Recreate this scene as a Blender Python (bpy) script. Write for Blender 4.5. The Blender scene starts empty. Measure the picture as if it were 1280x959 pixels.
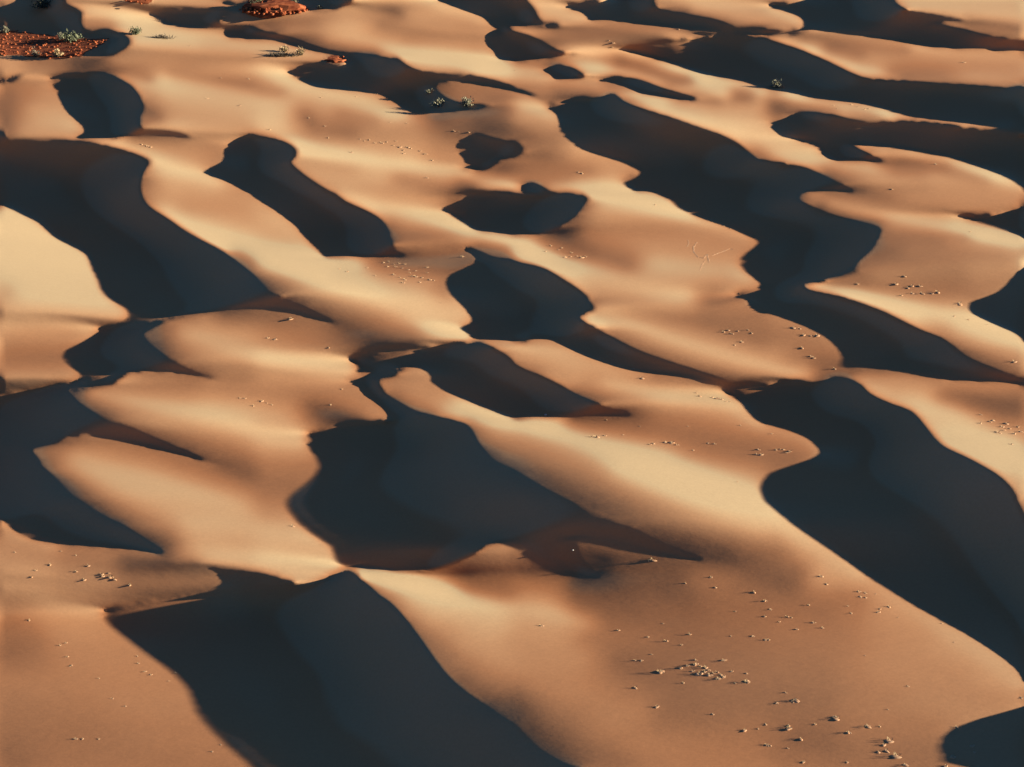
"""Desert dune field seen from a drone at low sun (Blender 4.5, bpy).

The dunes are one real sheet of sand: a relief of heights (metres) solved from image shadows and brightness on a
wedge-shaped grid of image pixels, continued outwards by plain procedural dunes.
Units are metres, +Y is the viewing direction, +X is right, the sun stands low in +X.
"""
import bpy, bmesh, math, random
import numpy as np
from mathutils import Vector, Matrix, noise

random.seed(7)
rng = np.random.default_rng(7)
scene = bpy.context.scene
C = scene.collection
R = math.radians

# ------------------------------------------------------------------ camera
CAM_H, PITCH, FOCAL = 36.0, R(30), 1821.0 / 1280.0      # height, look-down angle, focal / frame width
cam_d = bpy.data.cameras.new('camera'); cam = bpy.data.objects.new('camera', cam_d); C.objects.link(cam)
cam.location = (0, 0, CAM_H); cam.rotation_euler = (R(90) - PITCH, 0, 0)
cam_d.sensor_width = 36; cam_d.lens = 36 * FOCAL; cam_d.clip_start = .5; cam_d.clip_end = 6000
scene.camera = cam

# ------------------------------------------------------------------ light
SUN_EL, SUN_AZ = R(12), R(2)                           # low sun, from the right
sd = bpy.data.lights.new('sun', 'SUN'); so = bpy.data.objects.new('sun', sd); C.objects.link(so)
sd.energy = 5.0; sd.angle = R(.5); sd.color = (1.0, .88, .68)
to_sun = Vector((math.cos(SUN_EL) * math.cos(SUN_AZ), -math.cos(SUN_EL) * math.sin(SUN_AZ), math.sin(SUN_EL)))
so.rotation_euler = to_sun.to_track_quat('Z', 'Y').to_euler(); so.location = to_sun * 300
world = bpy.data.worlds.new('World'); scene.world = world; world.use_nodes = True
wn = world.node_tree; bg = wn.nodes['Background']
sky = wn.nodes.new('ShaderNodeTexSky'); sky.sky_type = 'NISHITA'; sky.sun_disc = False
sky.dust_density = .1; sky.ozone_density = 7.0; sky.air_density = 1.0; sky.sun_elevation = SUN_EL; sky.sun_rotation = R(90) + SUN_AZ
wn.links.new(sky.outputs[0], bg.inputs[0]); bg.inputs[1].default_value = .036
vs = scene.view_settings; vs.view_transform = 'Standard'; vs.look = 'None'; vs.exposure = 2.18; vs.gamma = 1; vs.use_curve_mapping = False
scene.cycles.max_bounces = 4; scene.cycles.diffuse_bounces = 1

# ------------------------------------------------------------------ dunes traced from image pixels (tiles of 320 x 240 pixels, quarter pixels inside a tile)
# SHADES: outlines of the ground that lies in the dunes' shadow, traced on the image; BRIGHTNESS: image brightness of open sand along a line, judged by eye (0..1)
SHADES = {}
SHADES[0,0]=[
[(-9,40),(50,22),(180,-9),(310,-9),(322,18),(380,40),(405,60),(400,100),(412,148),(480,155),(545,148),(600,168),(640,192),(651,210),(630,235),(580,260),(545,278),(412,280),(500,222),(548,193),(410,198),(290,180),(200,172),(80,160),(-9,160)],
[(750,75),(880,48),(1100,44),(1180,58),(1110,80),(1085,105),(1095,130),(1000,135),(970,142),(900,132),(830,118),(800,108),(790,90)],
[(1130,150),(1180,140),(1290,140),(1290,195),(1200,195),(1150,190),(1130,175)],
[(1085,8),(1180,12),(1290,15),(1290,48),(1200,38),(1120,22)],
[(-9,405),(60,385),(115,372),(70,400),(-9,425)],
[(255,382),(330,372),(430,366),(540,370),(590,395),(650,430),(690,480),(707,530),(700,580),(690,625),(720,645),(800,648),(900,665),(960,690),(850,678),(720,672),(620,675),(560,695),(500,702),(430,695),(372,685),(425,668),(425,645),(390,605),(340,560),(310,510),(280,450),(265,400)],
[(-9,720),(100,708),(250,702),(400,704),(500,720),(600,745),(690,775),(752,805),(735,830),(705,870),(690,930),(690,970),(-9,970)],
[(-9,560),(10,620),(25,690),(25,730),(-9,730)],
[(1018,855),(1100,820),(1125,790),(1128,740),(1170,710),(1290,690),(1290,970),(1260,970),(1150,910),(1060,880)]]
SHADES[1,0]=[
[(185,-9),(510,-9),(450,20),(400,45),(350,55),(300,58),(230,45),(200,35)],
[(-9,155),(60,160),(150,185),(250,220),(350,252),(450,266),(560,276),(640,288),(705,288),(740,322),(790,347),(860,359),(950,366),(1050,370),(1150,390),(1230,415),(1290,432),(1290,452),(1200,440),(1100,420),(1000,408),(920,412),(890,440),(930,485),(1000,515),(1080,525),(1180,522),(1100,540),(1050,550),(900,568),(780,562),(700,512),(640,476),(600,466),(480,455),(320,440),(260,420),(200,388),(155,352),(200,332),(320,318),(455,318),(430,285),(300,258),(170,225),(80,198),(-9,192)],
[(890,-9),(960,20),(1060,55),(1150,90),(1165,110),(1200,135),(1290,138),(1290,-9)],
[(1155,190),(1170,165),(1200,152),(1290,165),(1290,300),(1220,298),(1200,260),(1165,225)],
[(-9,690),(80,692),(150,715),(195,745),(190,790),(165,810),(230,870),(300,920),(360,970),(-9,970)],
[(1015,715),(1040,690),(1100,670),(1180,690),(1290,720),(1290,780),(1220,800),(1160,840),(1100,855),(1030,858),(1058,815),(1050,790),(1020,760)]]
SHADES[2,0]=[
[(-9,-9),(60,0),(100,30),(120,70),(145,108),(220,112),(225,130),(0,138),(-9,138)],
[(-9,165),(60,170),(130,200),(190,235),(250,260),(320,268),(250,285),(150,300),(-9,302)],
[(265,35),(310,15),(400,8),(720,-9),(710,30),(760,50),(900,80),(1030,105),(1120,140),(1200,140),(1290,150),(1290,178),(1150,168),(1050,162),(860,145),(640,120),(510,108),(380,100),(378,75),(340,55)],
[(530,240),(620,218),(760,200),(900,190),(1000,183),(1080,172),(1150,172),(1200,185),(1290,205),(1290,435),(1150,405),(1000,380),(900,355),(820,325),(700,290),(600,262)],
[(155,352),(200,335),(190,322),(300,340),(340,365),(380,380),(470,380),(560,385),(650,405),(740,440),(860,475),(920,495),(880,508),(780,490),(650,470),(580,440),(480,410),(350,402),(220,398),(200,375)],
[(-9,440),(80,462),(170,500),(165,508),(80,475),(-9,455)],
[(165,525),(270,505),(340,490),(420,492),(470,485),(512,470),(545,505),(600,530),(700,560),(800,590),(900,625),(1020,665),(1100,700),(1170,750),(1220,800),(1290,820),(1290,970),(640,970),(560,915),(552,895),(580,880),(660,862),(620,840),(560,810),(430,770),(340,735),(270,675),(243,630),(240,600),(215,560)],
[(-9,700),(30,715),(60,760),(-9,785)],
[(52,970),(52,920),(92,916),(140,932),(200,960),(260,970)]]
SHADES[3,0]=[
[(-9,15),(160,12),(150,-9),(620,-9),(650,30),(700,50),(850,75),(980,100),(900,112),(815,118),(940,140),(1100,180),(1290,210),(1290,240),(1180,255),(1100,252),(870,243),(800,235),(640,205),(460,175),(200,142),(170,90),(100,60),(0,30),(-9,30)],
[(-9,148),(60,150),(195,142),(120,180),(60,188),(-9,185)],
[(-9,208),(100,230),(190,262),(300,310),(400,360),(480,390),(640,402),(900,422),(1050,430),(1180,440),(1290,448),(1290,657),(1180,640),(1000,618),(740,590),(650,568),(560,540),(460,515),(380,508),(250,495),(190,485),(100,460),(-9,438)],
[(10,620),(60,590),(160,565),(300,572),(420,600),(520,612),(600,604),(740,602),(1000,636),(1290,678),(1290,935),(1200,890),(1100,850),(980,810),(900,785),(830,775),(700,750),(560,735),(430,730),(480,760),(560,800),(590,808),(430,812),(330,803),(300,790),(255,745),(280,738),(200,715),(80,680),(30,645)],
[(-9,818),(100,820),(200,845),(280,880),(370,920),(430,960),(440,970),(-9,970)]]
SHADES[0,1]=[
[(-9,45),(60,85),(200,155),(260,215),(330,255),(400,290),(440,320),(460,380),(490,440),(520,500),(570,545),(640,585),(652,610),(645,635),(600,650),(530,668),(495,690),(475,720),(400,755),(345,785),(325,820),(340,855),(380,885),(415,910),(400,940),(370,970),(540,970),(640,905),(700,900),(850,905),(1000,925),(1100,935),(1000,910),(900,860),(800,800),(735,750),(710,705),(780,665),(850,635),(950,612),(1100,590),(1290,560),(1290,450),(1200,370),(1150,330),(1100,290),(1000,240),(900,180),(830,130),(740,75),(705,30),(690,-9),(-9,-9)],
[(1240,-9),(1290,-9),(1290,20)]]
SHADES[1,1]=[
[(-9,-9),(365,-9),(440,45),(540,90),(610,130),(650,180),(670,230),(690,290),(740,320),(640,330),(520,325),(440,326),(345,326),(310,285),(240,220),(210,180),(130,110),(0,25),(-9,18)],
[(-9,440),(60,480),(150,540),(250,580),(330,620),(400,660),(300,640),(180,605),(100,590),(-9,568)],
[(945,85),(990,62),(1060,30),(1100,-9),(1290,-9),(1290,208),(1200,205),(1100,192),(1050,160),(980,115)],
[(1030,285),(1080,310),(1105,350),(1080,375),(1000,405),(960,440),(965,480),(1000,530),(1050,580),(1080,620),(1088,650),(1060,668),(1022,675),(1060,710),(1110,740),(1200,738),(1290,735),(1290,350),(1200,335),(1120,305),(1060,275)],
[(480,825),(520,805),(640,790),(690,772),(750,772),(900,770),(1000,755),(1110,745),(1160,770),(1220,800),(1290,860),(1290,970),(910,970),(880,910),(830,882),(780,875),(730,890),(690,915),(610,935),(595,970),(510,970),(455,932),(520,888),(490,850)]]
SHADES[2,1]=[
[(-9,12),(60,12),(250,10),(350,12),(378,30),(355,60),(310,120),(220,180),(150,205),(-9,208)],
[(690,-9),(800,40),(840,80),(950,130),(1100,180),(1200,225),(1240,250),(1200,290),(1160,320),(1148,360),(1190,410),(1255,460),(1250,478),(1150,490),(1090,505),(1060,520),(1130,515),(1175,545),(1200,575),(1290,600),(1290,-9)],
[(-9,352),(60,358),(150,380),(240,430),(320,480),(370,520),(378,545),(410,590),(330,628),(400,670),(500,730),(640,800),(800,855),(950,905),(1090,958),(980,952),(900,930),(740,910),(600,890),(500,862),(400,828),(300,785),(220,745),(130,728),(-9,735)],
[(-9,860),(60,890),(150,925),(220,970),(-9,970)]]
SHADES[3,1]=[
[(-9,-9),(170,-9),(140,30),(200,70),(330,120),(450,150),(560,185),(545,230),(510,290),(450,340),(430,375),(440,400),(330,430),(240,450),(165,468),(200,490),(330,515),(420,540),(500,570),(580,600),(660,640),(760,690),(860,730),(920,770),(1000,830),(1120,880),(1250,930),(1290,955),(1200,955),(900,940),(700,905),(560,885),(400,880),(388,860),(388,820),(330,745),(240,690),(130,645),(0,600),(-9,600)],
[(935,120),(1050,112),(1180,105),(1290,95),(1290,225),(1200,195),(1080,155)],
[(1290,370),(1260,400),(1240,420),(1200,470),(1140,510),(1040,540),(1012,575),(1020,600),(1080,635),(1160,670),(1250,710),(1290,730)],
[(40,955),(150,945),(280,950),(300,935),(340,930),(400,935),(440,955),(440,970),(20,970)]]
SHADES[0,2]=[
[(-9,48),(100,42),(220,23),(300,-2),(330,-9),(575,-9),(460,20),(348,41),(348,57),(400,105),(500,160),(600,195),(740,255),(850,305),(960,350),(1060,400),(1150,435),(1000,385),(850,345),(780,330),(650,295),(500,262),(400,258),(320,265),(290,290),(150,325),(190,380),(200,410),(250,450),(330,520),(420,590),(500,650),(640,720),(740,790),(810,850),(700,835),(540,820),(350,805),(180,780),(100,745),(0,665),(-9,665)],
[(1000,906),(1100,918),(1290,945),(1290,970),(1110,970),(1100,945)]]
SHADES[1,2]=[
[(510,-9),(540,45),(590,85),(640,125),(668,165),(660,185),(640,185),(560,188),(480,198),(380,210),(300,235),(255,255),(248,280),(270,320),(310,370),(325,410),(310,450),(260,500),(190,555),(165,595),(180,640),(230,700),(300,755),(380,805),(395,820),(405,850),(430,905),(470,920),(600,928),(780,938),(900,920),(1000,885),(1080,850),(1150,805),(1230,790),(1290,800),(1290,435),(1200,385),(1150,340),(1110,300),(1080,245),(1050,205),(1020,190),(900,165),(800,140),(720,100),(640,50),(600,-9)],
[(910,-9),(940,25),(1000,55),(1080,90),(1180,130),(1290,158),(1290,-9)],
[(-9,938),(60,952),(200,962),(400,950),(450,935),(510,952),(500,970),(-9,970)]]
SHADES[2,2]=[
[(-9,-9),(210,-9),(300,45),(420,95),(500,125),(600,152),(500,155),(350,155),(250,165),(130,170),(-9,165)],
[(-9,425),(80,470),(180,530),(300,590),(420,650),(560,700),(700,770),(820,830),(950,875),(880,880),(750,860),(640,835),(540,815),(400,785),(290,772),(330,810),(340,870),(400,940),(430,970),(300,970),(200,910),(100,860),(0,805),(-9,805)],
[(1040,20),(1080,50),(1140,85),(1190,145),(1230,180),(1290,200),(1290,5),(1100,10)],
[(1290,470),(1260,480),(1248,520),(1260,570),(1290,605)]]
SHADES[3,2]=[
[(-9,5),(30,-9),(310,-9),(445,-9),(500,45),(600,95),(700,130),(740,160),(800,235),(870,310),(950,350),(1050,400),(1150,460),(1220,530),(1250,600),(1280,660),(1290,680),(1290,970),(532,970),(405,887),(280,800),(150,715),(60,645),(0,595),(-9,595),(-9,465),(60,430),(150,400),(230,375),(272,350),(240,305),(190,265),(100,230),(0,200),(-9,198)]]
SHADES[0,3]=[
[(1112,-9),(1110,76),(980,95),(800,120),(640,143),(555,159),(522,190),(550,240),(620,300),(720,375),(850,470),(920,530),(960,590),(1000,690),(1080,780),(1180,875),(1270,950),(1290,970),(1290,-9)]]
SHADES[1,3]=[
[(-9,0),(50,5),(130,20),(220,42),(280,38),(350,20),(420,-9),(480,0),(540,35),(600,95),(660,135),(710,185),(760,245),(830,340),(900,440),(970,520),(1060,595),(1150,650),(1240,715),(1290,750),(1290,970),(20,970),(-9,945)]]
SHADES[2,3]=[
[(-9,730),(60,790),(150,870),(230,920),(290,965),(-9,970)]]
SHADES[3,3]=[
[(502,-9),(640,88),(760,162),(900,240),(1050,325),(1170,405),(1250,470),(1290,510),(1290,-9)],
[(1290,668),(1200,680),(1100,705),(1000,745),(920,780),(880,820),(870,850),(890,900),(930,970),(1290,970)]]

BRIGHTNESS = {}
BRIGHTNESS[0,0]="""
.92 450,40 700,60;.9 600,100 730,130;.6 430,90 560,130;.85 700,200 1000,220;.8 1000,200 1279,240;.75 700,260 1279,290;.65 560,300 900,330;.4 850,360 1279,440;.2 350,300 500,350 650,385 760,395;.45 150,310 330,330;.75 0,350 100,350;.75 0,300 100,290
.5 100,200 300,230 450,220;.95 600,385 750,415 900,435 1279,465;.75 800,500 1279,560;.8 900,480 1200,500;.25 720,540 800,600;.9 760,635 900,650 1279,690;.65 850,590 1279,640
.75 120,385 240,385;.5 100,400 200,410;.75 150,550 300,560;.8 350,620 410,650;.75 100,660 350,690;.4 40,450 50,650;.3 20,560 22,600
.5 650,690 1000,720;.95 450,705 600,735 760,800 900,850 1100,930;.6 800,740 1050,760;.45 1000,720 1100,740;.5 720,870 720,940;.85 800,900 900,950"""
BRIGHTNESS[1,0]="""
.5 20,30 170,40;.75 0,65 180,75 320,65;.5 0,100 300,120;.9 430,60 700,95 830,120 1000,142 1200,152;.35 520,40 600,50;.2 620,40 720,75;.75 780,60 1100,110;.9 900,20 1140,95;.55 450,50 470,45
.5 600,120 900,165 1150,180;.6 750,200 1150,210;.85 350,200 700,240 1000,250 1200,270;.55 150,150 300,170;.2 60,152 250,208 450,258 600,272;.55 300,200 550,245
.85 780,270 1000,280 1279,300;.8 760,300 900,340;.75 950,352 1279,420;.9 1100,330 1279,370;.55 1000,460 1279,470;.3 925,430 935,455;.8 50,220 250,290 400,305
.85 20,330 140,400;.85 100,420 300,455;.55 0,445 150,460;.9 0,475 300,500 600,545 750,570;.7 640,485 720,540;.35 230,560 300,640;.3 250,580 270,610;.5 400,560 600,600;.45 350,640 500,680;.8 0,540 150,600;.85 0,620 150,660;.65 550,660 700,720;.65 700,620 850,680;.75 400,720 700,780;.95 180,720 330,780 600,820 900,865 1279,905;.65 850,790 1020,830;.4 900,620 1000,700;.25 880,590 950,620;.35 1000,565 1279,545;.2 1100,610 1279,650
.75 230,800 500,850;.8 300,880 600,900;.55 700,900 950,930;.25 1000,920 1090,935;.8 500,940 800,955;.3 1210,820 1279,800;.35 1200,860 1279,890;.5 1100,870 1200,890"""
BRIGHTNESS[2,0]="""
.85 100,10 260,40 370,70;.8 150,90 350,90;.85 0,148 300,140;.9 300,110 600,124 900,163 1040,170;.4 200,152 500,157 750,185;.55 250,220 500,220;.4 130,180 250,250;.65 0,310 150,330;.8 0,390 220,405 450,412;.55 480,430 640,460;.55 0,420 200,470;.4 200,455 400,482
.4 190,310 210,312;.8 300,285 450,320;.45 550,320 700,370;.92 580,270 760,320 900,370 1279,440;.35 520,310 660,330 800,400 900,400;.9 420,370 600,380 800,430 1000,450 1100,470;.3 900,482 1050,512;.35 750,442 900,488;.8 1000,400 1279,470;.2 1100,488 1200,487
.7 720,0 1000,20 1279,60;.2 750,40 1000,92 1100,130;.85 900,55 1279,100;.5 1100,110 1279,135
.9 520,466 700,473 900,505 1279,540;.55 530,478 600,520;.9 700,545 860,600 1000,650 1120,700;.4 1200,760 1279,810;.75 800,530 1279,600;.9 1100,640 1279,700
.85 0,530 150,540 220,600;.65 0,600 200,640;.3 0,650 100,680;.3 100,700 230,720;.25 70,760 180,770;.55 60,820 400,860;.75 300,760 600,850;.5 0,880 100,890;.55 100,912 300,900;.9 200,945 640,955;.95 0,920 40,940"""
BRIGHTNESS[3,0]="""
.85 740,596 1000,627 1279,667;.6 0,0 150,5;.9 0,40 100,70 180,130;.75 0,80 130,120;.8 220,152 460,187 640,217 870,252 1279,264;.5 150,190 300,190;.35 300,230 500,235 700,240;.42 280,262 480,272;.92 50,200 200,250 350,305 500,383 640,398;.65 500,270 1279,330;.5 600,370 900,390;.65 900,320 1279,380;.7 1000,420 1279,440
.75 640,10 800,30 1279,40;.85 700,40 900,65 1279,110;.2 750,60 1000,103 1279,148;.65 850,119 1000,135 1279,170;.2 940,143 1279,205
.9 0,450 200,495 450,520 600,570 720,594;.8 100,520 400,550;.4 0,510 200,540 350,565;.42 0,550 80,560;.55 400,590 550,590;.85 0,650 100,720 250,745;.8 0,750 250,790
.92 450,735 700,760 900,800 1100,870 1279,950;.35 600,782 750,820 900,840;.15 480,762 580,812;.8 0,810 300,820 600,835;.5 600,838 800,850;.7 800,870 1279,959;.45 900,855 1100,915;.65 350,850 600,900 800,930;.2 280,870 430,930 480,959;.6 600,940 800,950"""
BRIGHTNESS[0,1]="""
.95 0,90 150,135;.92 0,200 350,270;.9 0,300 430,340;.88 0,400 450,430;.68 0,500 60,505;.85 100,520 500,520;.88 0,620 300,650 450,670;.65 0,700 400,720;.5 0,780 320,790;.45 0,850 320,850;.75 0,930 380,920
.55 730,20 720,50;.92 800,95 1000,205 1150,303;.75 800,20 1200,30;.7 900,90 1279,140;.9 1000,180 1279,270;.35 1150,325 1279,400;.6 1200,310 1279,350
.25 730,690 740,700;.5 830,650 980,640;.3 1100,610 1279,590;.75 900,670 1279,720;.8 900,720 1279,830;.15 760,760 900,840 1050,900;.45 850,780 1000,850 1279,900;.35 700,912 900,927 1279,945"""
BRIGHTNESS[1,1]="""
.2 665,190 690,270 800,300;.22 700,320 760,325;.8 0,60 200,200 320,310;.75 0,180 200,250;.85 0,320 300,332 520,345;.95 0,370 300,440 700,590 1000,690 1100,735;.9 400,100 560,130;.92 450,30 900,130 1100,200 1279,240;.8 600,40 900,60;.35 980,40 1050,20;.3 660,160 700,240;.5 720,180 1000,240;.35 760,240 1000,260;.5 720,270 1000,290;.3 1100,262 1279,332;.7 1100,230 1279,270;.35 640,338 1050,335;.45 600,350 900,380;.7 550,400 900,450;.8 400,400 600,420;.85 800,520 1000,600 1060,650;.6 900,480 960,520
.12 0,430 200,558 400,650 600,740;.45 100,440 400,590 800,720;.25 500,710 650,765;.4 0,590 150,630;.5 0,650 300,730 500,790;.65 0,720 400,800;.85 0,800 450,860;.88 0,860 450,920;.5 0,920 300,959;.6 200,940 450,959;.3 550,780 640,785
.6 620,945 800,890;.7 750,920 880,950;.65 1180,765 1279,830"""
BRIGHTNESS[2,1]="""
.2 372,65 300,160 230,205;.26 250,230 420,320;.9 380,20 600,40 900,120 1100,180 1200,230;.85 0,220 150,280 350,370 600,420 900,480;.9 0,300 200,360 330,450;.45 330,130 400,70;.25 250,200 350,150;.65 350,200 600,240 1000,300;.65 420,100 700,150 1000,220;.38 200,240 350,300 600,370;.45 150,250 300,330;.75 700,330 1100,420;.6 1000,240 1200,260;.85 900,440 1240,470;.82 400,450 900,520;.42 420,550 600,580 900,640 1279,760;.25 415,570 430,585;.2 960,545 1060,550;.5 1000,590 1279,650
.92 350,625 600,670 900,780 1279,880;.4 500,715 700,800 900,870 1100,940;.65 900,700 1279,800;.5 1100,950 1279,955
.75 0,748 200,765 400,845 640,910;.82 0,800 300,860 600,930;.55 0,850 150,910;.85 300,940 350,950;.6 700,930 1000,959"""
BRIGHTNESS[3,1]="""
.15 150,20 165,30;.65 200,20 500,60;.4 300,10 600,30;.2 250,75 560,165;.92 300,70 600,130 900,180 1279,260;.7 700,40 1279,60;.55 600,60 900,110
.38 560,195 1000,230;.3 555,250 545,300;.55 700,280 1200,330;.7 900,240 1279,310;.45 500,350 1000,400;.5 700,440 1000,520;.25 300,442 500,440;.6 1000,400 1200,430;.95 200,470 450,503 700,570 1000,620 1279,750;.55 500,480 900,540;.9 500,540 700,645;.65 800,700 1000,760 1279,850;.25 850,722 1000,805 1279,920;.9 950,690 1279,760;.75 1000,150 1279,240
.6 0,620 200,690 370,800;.5 0,700 200,770;.42 100,830 300,850;.65 0,780 200,850;.88 0,880 200,920;.33 250,890 700,912 850,945;.85 450,945 850,952;.7 900,952 1279,957"""
BRIGHTNESS[0,2]="""
.06 600,878 750,889 900,899 1000,910;.22 640,896 900,918;.85 0,10 250,0;.25 350,45 430,105;.6 450,25 650,10;.9 450,50 700,90 1000,150 1279,220;.65 700,30 1279,20;.82 1000,60 1279,120;.2 450,125 700,222 900,310 1150,415;.5 600,160 900,240 1279,370;.35 1000,340 1279,440;.25 1150,430 1279,475
.25 200,380 210,400;.35 300,295 420,270;.5 400,290 800,350;.5 800,360 1279,500;.78 350,350 800,450 1279,620;.75 300,420 700,600 1000,700 1279,760;.12 260,450 450,600 650,715 850,850;.4 330,450 560,620 750,730 900,800;.8 900,760 1279,840;.85 850,872 1279,905
.8 0,690 100,760 300,810;.6 0,760 300,860;.55 300,820 600,850 850,868;.65 0,880 250,950;.5 300,880 550,930;.38 600,945 1000,945"""
BRIGHTNESS[1,2]="""
.6 0,10 300,20;.18 260,100 380,140 520,185;.65 200,50 600,130;.7 450,100 640,165;.8 0,110 200,170;.82 0,200 250,220;.85 0,280 240,300;.65 0,360 250,370;.55 0,430 300,410;.45 0,500 200,520;.55 0,600 150,590;.75 0,700 200,720;.85 0,800 350,830;.9 0,880 400,905;.9 0,915 300,940
.65 620,10 900,20;.3 680,70 800,135 900,162;.75 750,60 1000,130;.9 1000,90 1279,170;.3 1080,205 1120,290;.8 1100,180 1279,230;.5 1120,260 1279,350;.15 1130,315 1279,400;.42 1000,930 1200,835;.5 1100,900 1279,850;.55 1150,945 1279,935;.9 520,945 800,950"""
BRIGHTNESS[2,2]="""
.25 300,35 500,110 640,140;.55 350,20 700,110;.85 450,10 800,80 1100,130 1279,220;.75 550,10 1000,30;.9 0,177 250,182;.35 300,170 640,162;.42 350,190 700,240 1000,290 1279,340;.55 700,150 1279,260;.88 100,220 400,290 800,400 1200,520 1279,600;.8 0,200 300,260;.75 400,260 800,320;.55 900,330 1279,410;.7 1000,400 1240,460
.5 0,330 300,430 600,570 900,690 1279,830;.12 0,400 300,560 600,690 900,830 1100,880;.85 500,440 900,600 1279,740;.25 900,860 1279,930;.35 950,890 1279,959;.15 330,795 500,870;.35 400,790 700,868 900,910;.28 500,900 900,940;.35 0,830 200,940"""
BRIGHTNESS[3,2]="""
.7 0,215 150,260 250,340;.5 0,300 200,330;.45 0,380 150,380;.9 0,620 300,830 500,959;.85 50,720 200,850;.5 0,800 100,850;.4 0,900 200,940;.75 250,900 400,940
.75 470,0 1279,0;.8 520,40 700,110 850,270 1000,350 1200,480;.85 700,60 900,100 1279,300;.7 600,30 800,40;.25 850,60 1100,90 1279,110;.3 1000,100 1279,150;.55 900,20 1279,30;.85 900,200 1279,400;.55 1260,600 1279,620;.65 1100,200 1279,230"""
BRIGHTNESS[0,3]="""
.7 0,30 200,50;.55 300,20 600,40;.42 650,60 1100,20;.45 700,90 1000,60;.75 200,110 500,170;.46 0,200 100,250;.44 0,320 200,330;.4 0,390 100,400;.68 200,230 500,280;.62 300,350 800,480;.5 0,460 200,450;.58 0,520 400,560;.6 500,600 940,640;.5 0,640 500,750;.48 200,800 600,850;.4 0,850 100,940;.55 700,750 1150,900;.5 300,900 1100,950"""
BRIGHTNESS[1,3]="""
.9 500,10 700,60 900,90 1279,150;.45 560,40 650,110;.45 640,100 720,190;.75 760,160 900,250;.35 760,230 850,350;.78 850,200 1279,260;.4 900,350 1000,480;.68 1000,350 1279,450;.3 1000,500 1279,640;.5 1100,520 1279,560;.9 700,20 1000,70;.4 1050,60 1279,110;.38 1000,20 1279,30;.1 1150,645 1279,725"""
BRIGHTNESS[2,3]="""
.5 0,15 250,60;.04 330,5 480,12;.12 340,30 500,36;.22 280,60 600,80;.3 300,100 600,100;.82 0,150 250,170 400,250;.72 0,210 200,260;.35 300,160 600,180;.28 600,40 900,100;.38 700,150 950,180;.45 900,40 1279,100;.5 900,20 1100,20;.45 1000,250 1279,260;.48 350,300 700,330;.65 0,320 400,420;.36 500,430 700,480;.4 700,500 900,550;.45 900,600 1279,620;.6 200,600 700,680;.42 700,700 1000,720;.2 0,600 100,730 200,830;.4 100,640 300,780 500,900;.55 400,780 1000,880;.6 0,500 200,560;.08 0,722 150,862 290,955;.55 600,900 1279,940;.4 400,940 600,955"""
BRIGHTNESS[3,3]="""
.3 0,30 150,50;.75 200,10 450,40;.5 300,100 500,110;.75 500,60 700,170 900,290 1100,420 1279,590;.45 0,100 300,200;.52 0,250 400,300;.65 500,200 800,300;.48 0,450 300,500;.62 500,450 1000,500;.45 0,600 300,650;.55 400,650 850,700;.36 100,820 350,850;.5 400,750 800,800;.48 0,920 300,940;.45 600,880 850,920;.62 700,640 1200,620"""
BEYOND = [  # shadow outlines made up past the image frame, in pixels
[(1275,52),(1275,60),(1330,66),(1310,56)],
[(1270,112),(1400,125),(1480,150),(1500,175),(1400,172),(1270,164)],
[(1270,169),(1400,180),(1500,195),(1560,230),(1500,260),(1400,290),(1270,230)],
[(1270,264),(1330,262),(1350,285),(1320,306),(1270,294)],
[(1270,345),(1320,318),(1370,335),(1400,380),(1420,440),(1400,470),(1340,450),(1270,418)],
[(1275,645),(1300,690),(1330,760),(1370,830),(1400,880),(1370,890),(1320,872),(1275,840)],
[(1270,886),(1350,878),(1440,900),(1500,960),(1540,1060),(1500,1130),(1260,1130),(1235,1040),(1224,955)],
[(316,955),(420,1040),(480,1130),(820,1130),(717,955)],
[(3,180),(-120,190),(-160,230),(-60,240),(3,256)],
[(3,492),(-80,500),(-150,560),(-120,640),(3,655)]]

# ------------------------------------------------------------------ relief of the dunes
# The relief is solved once, at start-up: a height field (metres) whose slopes towards the sun follow the
# image brightness read into BRIGHTNESS and whose crests stand exactly as high as the reach of their shadows in SHADES demands
# (height of crest above the shadow's far end = length of the shadow * tan(sun elevation)).
FX = 1821.0
SUNV = np.array([math.cos(SUN_AZ), -math.sin(SUN_AZ), math.tan(SUN_EL)])   # per metre of ground
LX, LY, TAN = SUNV
SIN, COS, STEEP = math.sin(SUN_EL), math.cos(SUN_EL), .365
EU0, EU1, EV0, EV1 = -320, 1640, -110, 1130
W_SMOOTH, W_CAST, W_SHADE, W_CROSS, W_CLEAR = .06, 3.0, .4, .05, 1.0

def blur(a, n=1):
    for _ in range(n):
        p = np.pad(a, 1, mode='edge')
        a = (p[1:-1, :-2] + p[1:-1, 2:] + p[:-2, 1:-1] + p[2:, 1:-1] + 4 * p[1:-1, 1:-1]) / 8
    return a

def inside(poly, xs, ys):
    m = np.zeros((len(ys), len(xs)), bool)
    p = np.array(poly, float); q = np.roll(p, -1, 0)
    for i, y in enumerate(ys):
        c = ((p[:, 1] <= y) & (q[:, 1] > y)) | ((q[:, 1] <= y) & (p[:, 1] > y))
        if c.any():
            xx = np.sort(p[c, 0] + (y - p[c, 1]) / (q[c, 1] - p[c, 1]) * (q[c, 0] - p[c, 0]))
            for s, e in zip(xx[::2], xx[1::2]): m[i] |= (xs >= s) & (xs < e)
    return m

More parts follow.
